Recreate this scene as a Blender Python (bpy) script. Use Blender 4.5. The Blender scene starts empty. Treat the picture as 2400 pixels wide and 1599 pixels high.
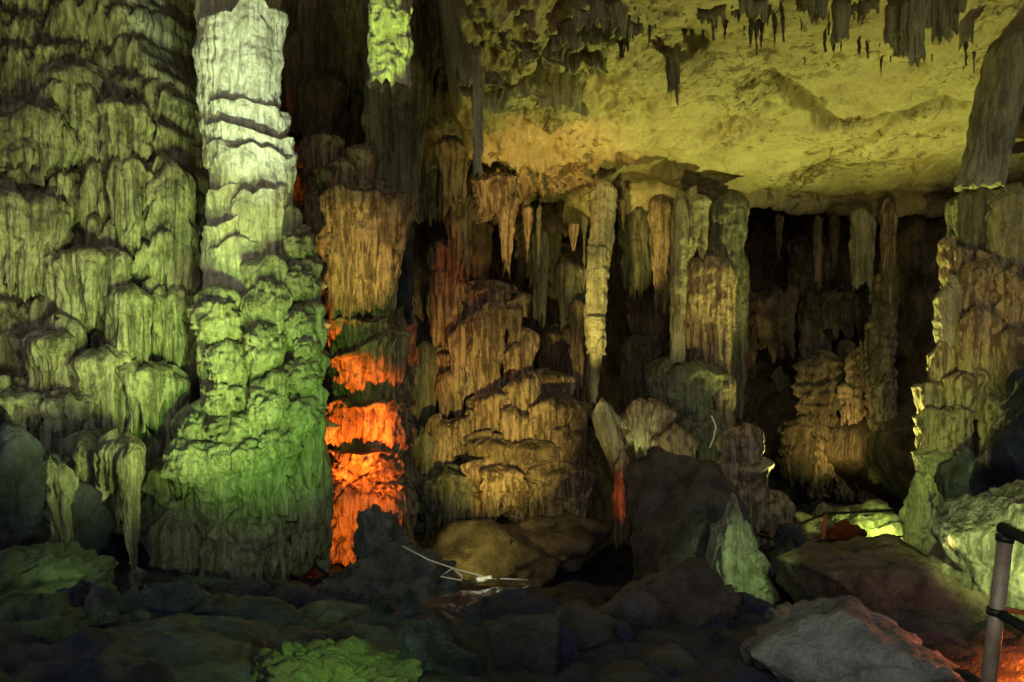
import bpy, bmesh, math, random
import numpy as np
from mathutils import Vector

# ------------------------------------------------------------------ camera, world, lamps, exposure
sc = bpy.context.scene
col = sc.collection
F, CU, CV, CH = 2118.0, 1176.5, 784.0, 4.2          # focal length in plan units, plan centre, eye height

def P(u, v, Y):                                      # plan reading at distance Y (m) -> point in the cave
    return np.array([(u - CU) / F * Y, Y, (CV - v) / F * Y + CH])

cam = bpy.data.objects.new('camera', bpy.data.cameras.new('camera'))
col.objects.link(cam)
cam.location = (0, 0, CH)
cam.rotation_euler = (math.radians(90), 0, 0)
cam.data.sensor_width = 36
cam.data.lens = 36 * F / 2353
cam.data.clip_end = 400
sc.camera = cam

w = bpy.data.worlds.new('World')
sc.world = w
w.use_nodes = True
nt = w.node_tree
bg = nt.nodes['Background']
sky = nt.nodes.new('ShaderNodeTexSky')
sky.sky_type = 'NISHITA'
sky.sun_disc = False
sky.sun_elevation = math.radians(25)
sky.sun_rotation = math.radians(180)
nt.links.new(sky.outputs[0], bg.inputs[0])
bg.inputs[1].default_value = 0.055                  # faint daylight from the cave mouth behind the viewer

sc.view_settings.view_transform = 'Standard'
sc.view_settings.look = 'None'
sc.view_settings.exposure = 0.0
sc.view_settings.gamma = 1.0
sc.view_settings.use_curve_mapping = False
sc.render.filter_size = 1.9
sc.cycles.use_denoising = True
sc.cycles.max_bounces = 4
sc.cycles.diffuse_bounces = 3
sc.cycles.sample_clamp_indirect = 4

def lamp(kind, a, b, energy, colour, angle=60, blend=.6, radius=.08):
    d = bpy.data.lights.new('flood_or_fill_lamp', kind)
    o = bpy.data.objects.new('flood_or_fill_lamp', d)
    col.objects.link(o)
    o.location = P(*a)
    d.energy = energy
    d.color = colour
    d.shadow_soft_size = radius
    if kind == 'SPOT':
        d.spot_size = math.radians(angle)
        d.spot_blend = blend
        t = Vector(P(*b)) - Vector(P(*a))
        o.rotation_euler = t.to_track_quat('-Z', 'Y').to_euler()
    return o

GREEN, MINT, OLIVE = (.36, 1, .09), (.80, 1, .66), (.80, 1, .25)
AMBER, GOLD, RED, LIME, TAN = (1, .56, .12), (1, .86, .17), (1, .16, .012), (.76, 1, .16), (1, .80, .15)
# show-cave flood lamps mostly on the floor pointing up, plus added fill lamps
LAMPS = [
 ('SPOT', (840, 1330, 8.5), (560, 70, 14), 3200, MINT, 22, .7, .12),       # tall pale column
 ('SPOT', (760, 950, 6.5), (555, 190, 14), 330, MINT, 17, .8, .3),  # added front fill at eye height for the column
 ('SPOT', (720, 1330, 8.5), (570, 860, 14), 900, GREEN, 46, .9, .15),       # green foot of the column
 ('SPOT', (640, 1290, 10.0), (90, 400, 13), 1200, OLIVE, 90, .9, .4),      # left wall
 ('SPOT', (400, 1300, 8.0), (150, 330, 13), 1280, OLIVE, 66, .9, .4),
 ('SPOT', (800, 1270, 14.2), (797, 985, 16), 2000, RED, 41, .45, .06),      # orange column
 ('SPOT', (880, 1270, 14.3), (880, 1060, 16), 420, RED, 40, .5, .06),
 ('SPOT', (800, 1288, 14.3), (802, 1190, 15.8), 230, (1, .20, .013), 84, .6, .05),
 ('SPOT', (780, 1240, 12.5), (820, 560, 16.2), 1500, (1, .66, .15), 21, .8, .05),   # brown cone above it
 ('SPOT', (1330, 1200, 18.3), (1440, 190, 15), 2900, GOLD, 96, .8, .12),    # ceiling
 ('SPOT', (1250, 1330, 11.0), (1330, 350, 18), 1300, GOLD, 44, .9, .12),  # added front fill for the left ceiling corner
 ('SPOT', (1560, 1400, 8.5), (1680, 40, 13), 2900, (.92, 1, .28), 66, .9, .12),  # added olive-green fill for the rock hanging along the top
 ('SPOT', (2150, 1300, 9.0), (2310, 170, 13.8), 260, (1, .88, .25), 38, .9, .12),
 ('SPOT', (1010, 1215, 15.4), (1130, 1270, 17.3), 90, (1, .9, .2), 70, .9, .05),
 ('SPOT', (1460, 1150, 17.0), (1470, 650, 21.5), 150, (.85, 1, .35), 44, .9, .06),  # added greenish fill between the thin stalactite and the fluted column
 ('SPOT', (1880, 1180, 18.0), (1960, 190, 15), 2600, (.97, .95, .19), 100, .8, .12),
 ('SPOT', (1130, 1240, 15), (1275, 320, 18.5), 1900, (1, .53, .13), 30, .8, .10),    # warm ceiling corner
 ('SPOT', (1180, 1240, 14.5), (1120, 920, 20), 1000, (1, .74, .14), 52, .9, .06),     # back wall
 ('SPOT', (1230, 1240, 14.5), (1388, 690, 19), 2600, (1, .74, .16), 20, .7, .06),   # thin stalactite
 ('SPOT', (1320, 1240, 15.0), (1395, 1000, 17.2), 150, (1, .8, .2), 26, .8, .05),
 ('SPOT', (1500, 1180, 15.4), (1590, 960, 18.2), 60, (.7, 1, .3), 60, .9, .05),
 ('SPOT', (1395, 1180, 16.0), (1480, 1120, 17.3), 26, RED, 70, .8, .05),
 ('SPOT', (1680, 1080, 14.6), (1590, 700, 19), 360, (1, .72, .14), 24, .8, .06),
 ('SPOT', (1900, 1120, 19.5), (1880, 720, 26), 250, (1, .66, .18), 74, .9, .06),      # added warm fill in the recess, no fixture there
 ('SPOT', (760, 1250, 10), (890, 40, 13), 3800, (.68, 1, .13), 9, .3, .06),  # green stalactite
 ('SPOT', (2190, 1080, 13.0), (2170, 985, 16.4), 260, LIME, 50, .8, .06),     # right wall
 ('SPOT', (2190, 1200, 12.0), (2220, 640, 17), 480, TAN, 34, .8, .06),
 ('SPOT', (2045, 1215, 17.5), (1945, 1270, 19.2), 110, LIME, 120, .8, .08),   # terrace with the railing
 ('SPOT', (1960, 1050, 13.4), (2125, 1200, 15.2), 150, LIME, 30, .8, .08),
 ('SPOT', (1850, 1200, 9.0), (1695, 1300, 11.5), 130, (.6, 1, .3), 34, .8, .06),
 ('SPOT', (2290, 1190, 7.9), (2350, 1290, 9.3), 150, (.74, 1, .28), 90, .8, .06), # green slab at the right
 ('POINT', (2385, 1490, 6.2), None, 24, RED, 0, 0, .04),
 ('POINT', (1112, 1305, 11.0), None, 3, (1, .95, .6), 0, 0, .03),          # lamp on the barrier
 ('SPOT', (900, 1500, 4.4), (740, 1560, 6.3), 190, (.6, 1, .2), 60, .8, .05),# mossy mound
 ('SPOT', (240, 1250, 8.2), (110, 1370, 9.0), 14, (.75, 1, .5), 80, .9, .05),  # mossy rock at the lower left
 ('SPOT', (1900, 1050, 3.0), (2080, 1450, 6.6), 68, (1, 1, .84), 66, .9, .2), # added lamp brightening the boulder and handrail, no fixture there
]
for L in LAMPS:
    lamp(*L)

# ------------------------------------------------------------------ noise
_rng = np.random.RandomState(7)
_perm = _rng.permutation(256)
_perm = np.concatenate([_perm, _perm, _perm])
_grad = _rng.normal(size=(256, 3))
_grad /= np.linalg.norm(_grad, axis=1)[:, None]

def pn(x, y, z):
    x, y, z = np.broadcast_arrays(np.asarray(x, float), np.asarray(y, float), np.asarray(z, float))
    xi, yi, zi = np.floor(x).astype(int), np.floor(y).astype(int), np.floor(z).astype(int)
    xf, yf, zf = x - xi, y - yi, z - zi
    s = lambda t: t * t * t * (t * (t * 6 - 15) + 10)
    u, v, ww = s(xf), s(yf), s(zf)
    out = 0
    for dx in (0, 1):
        wx = u if dx else 1 - u
        for dy in (0, 1):
            wy = v if dy else 1 - v
            for dz in (0, 1):
                wz = ww if dz else 1 - ww
                h = _perm[_perm[_perm[(xi + dx) & 255] + ((yi + dy) & 255)] + ((zi + dz) & 255)]
                g = _grad[h]
                out = out + wx * wy * wz * (g[..., 0] * (xf - dx) + g[..., 1] * (yf - dy) + g[..., 2] * (zf - dz))
    return out * 1.5

def fbm(x, y, z, o=4, lac=2.03, g=.5):
    r, a, f = 0, 1, 1
    for i in range(o):
        r = r + a * pn(x * f + 17.3 * i, y * f + 5.1 * i, z * f + 9.7 * i)
        a *= g
        f *= lac
    return r

def billow(x, y, z, o=2):
    r, a, f, t = 0, 1, 1, 0
    for i in range(o):
        r = r + a * np.minimum(1, np.abs(pn(x * f + 31.7 * i, y * f, z * f)) * 2.2)
        t += a
        a *= .45
        f *= 2.3
    return r / t

# ------------------------------------------------------------------ materials
def rock(name, pale, dark, stain=None, streak=.5, scale=1.6, bump=.5, rough=.47, spec=.48, grit=1.0, lo=.36, hi=.62, blotch=False):
    m = bpy.data.materials.new(name)
    m.use_nodes = True
    t = m.node_tree
    N, K = t.nodes.new, t.links.new
    b = t.nodes['Principled BSDF']
    geo = N('ShaderNodeNewGeometry')
    def mapped(sx, sy, sz):
        mp = N('ShaderNodeMapping')
        mp.inputs['Scale'].default_value = (sx, sy, sz)
        K(geo.outputs['Position'], mp.inputs['Vector'])
        return mp.outputs[0]
    def noise(vec, s, det=6, ro=.6, dis=.0):
        n = N('ShaderNodeTexNoise')
        n.inputs['Scale'].default_value = s
        n.inputs['Detail'].default_value = det
        n.inputs['Roughness'].default_value = ro
        n.inputs['Distortion'].default_value = dis
        K(vec, n.inputs['Vector'])
        return n.outputs['Fac']
    def ramp(fac, a, ca, bb, cb):
        r = N('ShaderNodeValToRGB')
        r.color_ramp.elements[0].position = a
        r.color_ramp.elements[0].color = (*ca, 1)
        r.color_ramp.elements[1].position = bb
        r.color_ramp.elements[1].color = (*cb, 1)
        K(fac, r.inputs[0])
        return r.outputs[0]
    def mix(fac, a, bb, mode='MIX'):
        x = N('ShaderNodeMix')
        x.data_type = 'RGBA'
        x.blend_type = mode
        if isinstance(fac, float): x.inputs[0].default_value = fac
        else: K(fac, x.inputs[0])
        K(a, x.inputs[6])
        if isinstance(bb, tuple): x.inputs[7].default_value = (*bb, 1)
        else: K(bb, x.inputs[7])
        return x.outputs[2]
    iso = noise(mapped(1, 1, 1), scale, 8, .62, .4)
    stk = noise(mapped(1, 1, .07), scale * 6.5, 5, .65, .3)
    c = ramp(iso, lo, dark, hi, pale)
    c = mix(streak, c, ramp(stk, .42, dark, .57, pale))
    if stain:
        sn = noise(mapped(1, 1, .55), scale * .55, 6, .65, 1.0)
        c = mix(ramp(sn, .50, (0, 0, 0), .66, (1, 1, 1)), c, stain)
    if blotch:
        b1 = noise(mapped(1, 1, 1), 3.6, 7, .72, 1.5)
        b2 = noise(mapped(1, 1, 1), .55, 3, .5)
        mm = N('ShaderNodeMath'); mm.operation = 'MULTIPLY_ADD'
        K(b2, mm.inputs[0]); mm.inputs[1].default_value = .55; K(b1, mm.inputs[2])
        c = mix(ramp(mm.outputs[0], .84, (0, 0, 0), .90, (1, 1, 1)), c, (.13, .105, .055))
    fine = noise(mapped(1, 1, .6), scale * 16, 6, .7)
    c = mix(.55, c, ramp(fine, .3, (.45, .45, .45), .68, (1.25, 1.25, 1.25)), 'MULTIPLY')
    K(c, b.inputs['Base Color'])
    b.inputs['Roughness'].default_value = rough
    b.inputs['Specular IOR Level'].default_value = spec
    s1 = noise(mapped(1, 1, .14), scale * 9, 4, .6)
    s2 = noise(mapped(1, 1, 1), scale * 7, 8, .68)
    ad = N('ShaderNodeMath'); ad.operation = 'MULTIPLY_ADD'
    K(s1, ad.inputs[0]); ad.inputs[1].default_value = streak * 1.2; K(s2, ad.inputs[2])
    bp = N('ShaderNodeBump')
    bp.inputs['Strength'].default_value = min(1, bump * 1.4)
    bp.inputs['Distance'].default_value = .11 * grit
    K(ad.outputs[0], bp.inputs['Height'])
    K(bp.outputs[0], b.inputs['Normal'])
    return m

M = {
 'white': rock('pale_calcite', (.70, .68, .60), (.30, .28, .20), None, .6, 1.6, .45, lo=.25, hi=.5),
 'wall': rock('grey_flowstone', (.52, .50, .39), (.085, .08, .055), (.10, .09, .06), .75, 1.5, .55),
 'mass': rock('knobbly_flowstone', (.50, .49, .37), (.15, .145, .09), None, .55, 1.8, .6),
 'cone': rock('brown_flowstone', (.50, .39, .27), (.08, .053, .033), (.11, .08, .05), .8, 1.6, .5),
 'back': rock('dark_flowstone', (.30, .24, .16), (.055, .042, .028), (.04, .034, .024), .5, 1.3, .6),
 'ceil': rock('smooth_limestone', (.46, .42, .27), (.31, .27, .17), (.33, .26, .15), .05, 1.3, .4, lo=.3, hi=.62, blotch=True),
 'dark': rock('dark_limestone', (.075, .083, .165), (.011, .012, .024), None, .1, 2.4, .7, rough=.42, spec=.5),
 'grey': rock('grey_boulder_stone', (.50, .49, .44), (.17, .165, .15), None, .05, 2.4, .7),
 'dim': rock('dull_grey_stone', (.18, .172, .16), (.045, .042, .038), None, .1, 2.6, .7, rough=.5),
 'redlit': rock('red_lit_stone', (.30, .05, .02), (.12, .02, .01), None, .1, 2.5, .6),  # red lamp light put into the stone colour
 'slate': rock('grey_slate_stone', (.27, .275, .30), (.05, .052, .06), None, .1, 3.0, .8, rough=.45),
 'brown': rock('brown_boulder_stone', (.32, .24, .165), (.08, .058, .04), None, .05, 2.2, .65),
 'moss': rock('mossy_stone', (.17, .24, .10), (.07, .09, .05), (.10, .10, .08), .0, 2.0, .8),
 'fringe': rock('olive_limestone', (.58, .58, .40), (.17, .17, .11), None, .6, 1.6, .6),
 'grn': rock('grey_green_flowstone', (.24, .25, .19), (.06, .062, .045), None, .7, 1.5, .6),
}

def metal(name, c, rough, c2):
    m = rock(name, c, c2, None, .2, 6, .12, rough, .5, .2)
    m.node_tree.nodes['Principled BSDF'].inputs['Metallic'].default_value = .3
    return m
M['steel'] = metal('weathered_steel', (.40, .32, .24), .5, (.22, .15, .10))
M['black'] = metal('black_painted_steel', (.025, .024, .022), .5, (.015, .014, .012))
M['paint'] = rock('white_paint', (.85, .83, .76), (.7, .66, .55), None, .1, 5, .1)
M['redsteel'] = rock('orange_toned_steel', (.62, .16, .04), (.40, .09, .03), None, .1, 5, .1)  # far post: red-orange lamp light put into this colour

# ------------------------------------------------------------------ object helpers
def mesh_np(name, co, quads, mat, parent=None, tris=None):
    co = np.asarray(co, np.float32)
    if parent is not None:
        top = parent.parent or parent
        co = co - np.array(top.location, np.float32)
    me = bpy.data.meshes.new(name)
    q = np.asarray(quads, np.int32).reshape(-1, 4) if quads is not None and len(quads) else np.zeros((0, 4), np.int32)
    t = np.asarray(tris, np.int32).reshape(-1, 3) if tris is not None and len(tris) else np.zeros((0, 3), np.int32)
    me.vertices.add(len(co))
    me.vertices.foreach_set('co', co.ravel())
    loops = np.concatenate([q.ravel(), t.ravel()])
    me.loops.add(len(loops))
    me.loops.foreach_set('vertex_index', loops)
    me.polygons.add(len(q) + len(t))
    st = np.concatenate([np.arange(len(q)) * 4, len(q) * 4 + np.arange(len(t)) * 3]).astype(np.int32)
    me.polygons.foreach_set('loop_start', st)
    me.polygons.foreach_set('loop_total', np.concatenate([np.full(len(q), 4), np.full(len(t), 3)]).astype(np.int32))
    me.polygons.foreach_set('use_smooth', np.ones(len(q) + len(t), bool))
    me.update(calc_edges=True)
    me.validate()
    me.materials.append(M[mat] if isinstance(mat, str) else mat)
    o = bpy.data.objects.new(name, me)
    col.objects.link(o)
    if parent is not None:
        o.parent = parent
    return o

def tag(o, label, cat, group=None):
    o['label'] = label
    o['category'] = cat
    if group: o['group'] = group
    return o

def thing(name, label, cat, at, group=None):
    o = bpy.data.objects.new(name, None)
    o.empty_display_size = .2
    col.objects.link(o)
    o.location = P(*at)
    return tag(o, label, cat, group)

def grid_faces(nr, nc, wrap):
    r, c = np.meshgrid(np.arange(nr - 1), np.arange(nc if wrap else nc - 1), indexing='ij')
    c2 = (c + 1) % nc
    return np.stack([r * nc + c, (r + 1) * nc + c, (r + 1) * nc + c2, r * nc + c2], -1).reshape(-1, 4)

_seed = [0]
def tier(par, name, mat, uL, uR, vT, vB, Y, B=None, tap=.72, nf=11, fd=.10, fr=.16, sl=0, lean=0, ts=.15, lump=.15, pw=1.0, lobe=.0, ring=0, fine=.026, bs=0, shelf=.06, lo=.12):
    """one fluted tier of flowstone: a lip at the top, ribs running down, a ragged hanging hem"""
    _seed[0] += 1
    sd = _seed[0] * 3.71
    x0, x1 = P(uL, 0, Y)[0], P(uR, 0, Y)[0]
    Ys = Y + .85 * ((x1 - x0) * .35 if B is None else B)      # the outline lies about mid-depth
    x0, x1 = P(uL, 0, Ys)[0], P(uR, 0, Ys)[0]
    xc, hw = (x0 + x1) / 2, (x1 - x0) / 2
    zt, zb = P(0, vT, Y)[2], P(0, vB, Y)[2]
    H = zt - zb
    if B is None: B = hw * .7
    nth = int(np.clip((uR - uL) / 1.5, 30, 210))
    nb = 12
    ntt = int(np.clip((vB - vT) / 2.2, 18, 180))
    th = np.concatenate([np.linspace(-1.85, 1.85, nth), np.linspace(1.85, 2 * math.pi - 1.85, nb + 2)[1:-1]])
    tc = ts * (1 - np.cos(np.linspace(.05, math.pi / 2, 8)))
    T = np.concatenate([tc[:-1], np.linspace(ts, 1, ntt)])
    q = np.clip(T / ts, 0, 1)
    prof = np.where(T < ts, np.sqrt(np.maximum(0, 1 - (1 - q) ** 2)), 1 - (1 - tap) * np.clip((T - ts) / (1 - ts), 0, 1) ** .85)
    T = np.concatenate([T, [1.0, .985, .95]])
    prof = np.concatenate([prof, prof[-1] * np.array([.93, .78, .3])])
    TT, TH = np.meshgrid(T, th, indexing='ij')
    PR = np.repeat(prof[:, None], len(th), 1)
    sn, cs = np.sin(TH), np.cos(TH)
    cx, cy = np.sin(TH), np.cos(TH)
    R = max(hw, B) * .5 + min(hw, B) * .5
    wob = .35 * pn(cx * 1.2, TT * 2 + sd, cy * 1.2)
    kx, ky = cx * R * nf * .8 + wob, cy * R * nf * .8
    kx = kx + .5 * pn(kx * .3, TT * H * 1.1 + sd, ky * .3)
    g = billow(kx + sd, ky + sd * .3, TT * H * .45, 2) * .72 + .28 * billow(kx * 3.1, ky * 3.1 + sd, TT * H * .9, 1)
    g1 = billow(cx * R * nf * .8 + sd, cy * R * nf * .8 + sd * .3, H * .55 + TT * 0, 2)
    big = pn(cx * R * 1.5 + sd, cy * R * 1.5, TT * 0 + sd)
    amp = .25 + .75 * np.clip((TT - ts * .3) / .3, 0, 1)
    ph = TH * R * nf * .5 + 1.3 * pn(cx * R * 2.4 + sd, TT * H * .5, cy * R * 2.4) + .25 * pn(TT * H * 3 + sd, cx * 3, .5)
    reed = np.abs(np.sin(math.pi * ph)) * (.65 + .35 * np.sin(ph * 1.37 + sd) ** 2)
    g = .55 * g + .45 * reed
    disp = 1.25 * fd * (g ** .85 - .45) * amp
    lobes = billow(cx * R * 2.2 + sd, cy * R * 2.2, sd, 1) - .45
    disp = disp + lo * min(R, .5) * lobes * np.clip(TT / .3, .25, 1) * (1 if fd > .04 else .3)
    lm = 1 + lump * fbm(cx * hw * 1.9 + sd, cy * 1.4 + 3, TT * H * 2.2 + sd, 3) * 1.5
    PB = PR * (1 - .35 * np.clip((TT - ts) / (1 - ts), 0, 1))
    if lobe: lm = lm + lobe * (billow(cx * R * 2.1 + sd, cy * R * 2.1, TT * H * 1.9 + sd, 2) - .4)
    if ring: disp = disp + ring * np.sin(TT * H * 26 + 1.5 * pn(cx, cy, TT * 3 + sd) + sd) * (.5 + .5 * pn(TT * 6 + sd, cx, 2))
    if pw != 1: sn = np.sign(sn) * np.abs(sn) ** pw; cs = np.sign(cs) * np.abs(cs) ** pw
    rad = PR * lm
    x = xc + sn * (hw * rad) + cx * disp + lean / F * Y * TT
    y = Y + B - cs * B * PB * lm - cy * disp
    dn = np.clip((TT - .3) / .7, 0, 1) ** 1.4
    ln = 1 + fr * (.9 * big + .5 * lobes - .15) * dn
    z = zt - TT * H * ln - sl / F * Y * sn * (1 - TT) - bs / F * Y * sn * TT + .21 * (big + .6 * lobes) * (1 - TT) * min(1, H)
    z = z - min(.42, .5 * H) * (fr / .16) ** .7 * ((.6 * g1 + .4 * reed) ** 1.7 - .2) * dn ** 1.5
    z = z + shelf * min(R, .6) * np.where(TT < ts, (1 - PR), 0)
    d = fine * fbm(x * 6 + sd, y * 6, z * 4.5, 3)
    x = x + cx * d
    y = y - cy * d
    z = z + d * .5
    co = np.stack([x, y, z], -1).reshape(-1, 3)
    nr, nc = len(T), len(th)
    f = grid_faces(nr, nc, True)
    # close both ends
    a = co[:nc].mean(0); b = co[-nc:].mean(0)
    co = np.vstack([co, a, b])
    i = np.arange(nc); j = (i + 1) % nc
    tr = np.concatenate([np.stack([np.full(nc, nr * nc), i, j], -1),
                         np.stack([np.full(nc, nr * nc + 1), (nr - 1) * nc + j, (nr - 1) * nc + i], -1)])
    return mesh_np(name, co, f, mat, par, tr)

def tiers(par, name, mat, rows, **kw):
    for r in rows:
        k = dict(kw)
        if isinstance(r[-1], dict):
            k.update(r[-1]); r = r[:-1]
        tier(par, k.pop('name', name), k.pop('mat', mat), *r, **k)

def sheet(par, name, mat, uL, uR, vT, vB, Y0, Yr, th=.62, B=.34, nf=11, fd=.17, rag=.48, seed=1, res=.024, edge=(0, .7), slope=0., low=0., ring=0, tilt=0., rb=None):
    """a wall of flowstone: wavy shelves, each with a rounded lip on top and ribs hanging to a ragged hem"""
    xa, xb = P(uL, 0, Y0)[0], P(uR, 0, Yr)[0]
    za, zb = P(0, vB, Y0)[2], P(0, vT, Y0)[2]
    xs = np.arange(xa, xb, res); zs = np.arange(za, zb, res)
    X, Z = np.meshgrid(xs, zs)
    sd = seed * 13.7
    fx = (X - xa) / (xb - xa)
    p = Z / th + 1.1 * fbm(X * .5 + sd, Z * .32, sd, 3) + slope * X / th
    Xw = X + .06 * fbm(X * 2 + sd, Z * 1.3, 3.3, 2)
    k0 = np.floor(p)
    rib = .7 * billow(Xw * nf * .5 + 7.7 * k0, Z * .5, sd, 2) + .3 * billow(Xw * nf * 1.6, Z * 1.0, sd, 1)
    hang = billow(Xw * nf * .5 + sd, Z * .12, 2 * sd, 2) ** 1.6 * 1.3 - .45 + .8 * pn(X * 1.7 + sd, Z * .5, 5.5)
    q = p + rag * hang
    k = np.floor(q); f = q - k
    am = .45 + .55 * np.clip(.55 + 1.2 * pn(X * .75 + k * 3.1, k * 1.7 + sd, .5), 0, 1.2)
    lobe = billow(X * 1.15 + k * 5.3 + sd, k * 2.2, .3, 2)
    sh = np.where(f < .72, .12 + .88 * (f / .72) ** .8, np.sqrt(np.maximum(0, 1 - ((f - .72) / .28) ** 2)))
    d = B * sh * am * (.55 + .75 * lobe) + fd * (rib - .4) * np.clip(1.25 - f, .25, 1)
    d = d + .20 * fbm(X * .6 + sd, Z * .6, 4.1, 3) + .03 * fbm(X * 5, Z * 3, sd, 3) + low * np.clip((za + 2.0 - Z) / 2.0, 0, 1) ** 1.5
    if ring: d = d + ring * np.sin(Z * 34 + 3 * fbm(X * 1.2, Z, sd, 2)) * np.clip(.4 + pn(X * 1.3, Z * .8, sd), 0, 1)
    Yv = Y0 + (Yr - Y0) * fx - d + tilt * (Z - za)
    xr = xb + 0 * Z if rb is None else np.interp(Z, [P(0, v, Yr)[2] for u, v in rb[::-1]], [P(u, 0, Yr)[0] for u, v in rb[::-1]])
    for i, e in enumerate(edge):
        if e:
            t = (xr - X) if i else (X - xa)
            t = t + .25 * fbm(Z * 1.3 + sd, X * .4, i + .5, 3)
            Yv = Yv + 2.4 * np.clip((e - t) / e, 0, 2) ** 1.6
    Z2 = Z - .10 * np.clip(1 - f / .25, 0, 1) * (f < .25) * rib * .4
    return mesh_np(name, np.stack([X, Yv, Z2], -1).reshape(-1, 3), grid_faces(len(zs), len(xs), False), mat, par)

_ico = {}
def ico(n):
    if n not in _ico:
        bm = bmesh.new()
        bmesh.ops.create_icosphere(bm, subdivisions=n, radius=1)
        bm.verts.ensure_lookup_table()
        _ico[n] = (np.array([v.co[:] for v in bm.verts]), np.array([[v.index for v in f.verts] for f in bm.faces]))
        bm.free()
    return _ico[n]

def blob(par, name, mat, u, v, ru, rv, Y, D=None, seed=0, planes=0, n=5, rough=.12, fr=1.6, lob=0., fine=.05, tilt=0, tp=0):
    """a boulder (planes > 0: flat broken faces) or a rounded lump; front face about at Y - D"""
    d, f = ico(n)
    rs = np.random.RandomState(seed + 11)
    r = np.ones(len(d))
    if planes:
        nn = rs.normal(size=(planes, 3)); nn /= np.linalg.norm(nn, axis=1)[:, None]
        dd = rs.uniform(.72, 1.0, planes)
        k = d @ nn.T
        q = np.where(k > .05, dd / np.maximum(k, .05), 9)
        q = np.minimum(q, 9)
        r = -np.log(np.exp(-q * 30).sum(1)) / 30
        r = np.minimum(r, 1.25)
    sd = seed * 7.13
    r = r * (1 + rough * fbm(d[:, 0] * fr + sd, d[:, 1] * fr, d[:, 2] * fr + sd, 4))
    if lob: r = r * (1 + lob * (billow(d[:, 0] * fr * 1.4 + sd, d[:, 1] * fr * 1.4, d[:, 2] * fr * 1.1, 2) - .4))
    rx, rz = ru / F * Y, rv / F * Y
    if D is None: D = (rx + rz) * .5
    co = d * r[:, None] * np.array([rx, D, rz])
    if tp: co[:, :2] *= (1 - tp * d[:, 2:3])
    if tilt:
        c, s = math.cos(tilt), math.sin(tilt)
        co = np.stack([co[:, 0] * c - co[:, 2] * s, co[:, 1], co[:, 0] * s + co[:, 2] * c], -1)
    co = co + P(u, v, Y)
    nd = fine * fbm(co[:, 0] * 3.1, co[:, 1] * 3.1, co[:, 2] * 3.1, 6, 2.1, .62)
    ck = pn(co[:, 0] * 1.3 + .3 * pn(co[:, 0] * 4, co[:, 1] * 4, co[:, 2] * 4), co[:, 1] * 1.3 + sd, co[:, 2] * 1.9)
    nd = nd - min(.07, .25 * rx) * np.exp(-(ck / .035) ** 2)
    co = co + d * nd[:, None]
    return mesh_np(name, co, None, mat, par, f)

def tube(par, name, mat, pts, r, seg=10):
    pts = [Vector(p) for p in pts]
    co, n = [], len(pts)
    up = Vector((0, 1, 0))
    for i, p in enumerate(pts):
        t = (pts[min(i + 1, n - 1)] - pts[max(i - 1, 0)]).normalized()
        a = t.cross(up if abs(t.dot(up)) < .95 else Vector((1, 0, 0))).normalized()
        b = t.cross(a)
        rr = r[i] if isinstance(r, (list, tuple)) else r
        for k in range(seg):
            an = 2 * math.pi * k / seg
            co.append(p + (a * math.cos(an) + b * math.sin(an)) * rr)
    co = np.array([c[:] for c in co])
    f = grid_faces(n, seg, True)
    co = np.vstack([co, np.array(pts[0]), np.array(pts[-1])])
    i = np.arange(seg); j = (i + 1) % seg
    tr = np.concatenate([np.stack([np.full(seg, n * seg), i, j], -1), np.stack([np.full(seg, n * seg + 1), (n - 1) * seg + j, (n - 1) * seg + i], -1)])
    return mesh_np(name, co, f, mat, par, tr)

def shepard(px, py, pts, p=3.2, eps=.3):
    num = 0; den = 0
    for (a, b, c) in pts:
        wgt = 1 / ((px - a) ** 2 + (py - b) ** 2 + eps) ** (p / 2)
        num = num + wgt * c; den = den + wgt
    return num / den

# ------------------------------------------------------------------ the cave shell
def build_wall():
    C = [(-500, 300, 16), (-500, 1000, 16), (0, 0, 16.5), (0, 500, 16.5), (0, 1000, 16.5), (350, 0, 17.5), (350, 500, 17.5), (350, 1000, 17.5),
         (470, 200, 19), (470, 800, 19), (700, 0, 19.5), (700, 300, 19.5), (700, 900, 20), (1000, 0, 20), (1000, 300, 21), (1000, 800, 22),
         (1000, 1150, 20.5), (1300, 600, 25), (1300, 900, 24), (1300, 1200, 21), (1500, 700, 27), (1500, 1000, 25), (1800, 500, 29), (1800, 800, 29), (1800, 1100, 27),
         (2060, 600, 28), (2060, 1000, 27), (2200, 500, 22), (2200, 800, 22), (2250, 1100, 21), (2400, 500, 19), (2400, 900, 17.5), (2400, 1200, 15), (2900, 600, 17), (2900, 1100, 14)]
    pts = []
    for u, v, Y in C:
        p = P(u, v, Y); pts.append((p[0], p[2], Y))
    xs = np.linspace(-15, 18, 420); zs = np.linspace(-2, 13, 220)
    X, Z = np.meshgrid(xs, zs)
    Yv = shepard(X, Z, pts, 4.5, 3.0)
    Yv = Yv + .9 * fbm(X * .35, Z * .25, 3.3, 3) + .35 * (billow(X * 1.5, Z * .35, 1.1, 3) - .5) + .30 * billow(X * .6, Z * 1.2, 7.7, 2) + .05 * fbm(X * 4, Z * 2.5, 2.2, 3)
    co = np.stack([X, Yv, Z], -1).reshape(-1, 3)
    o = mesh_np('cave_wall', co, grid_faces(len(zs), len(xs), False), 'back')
    o['kind'] = 'structure'
build_wall()

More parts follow.
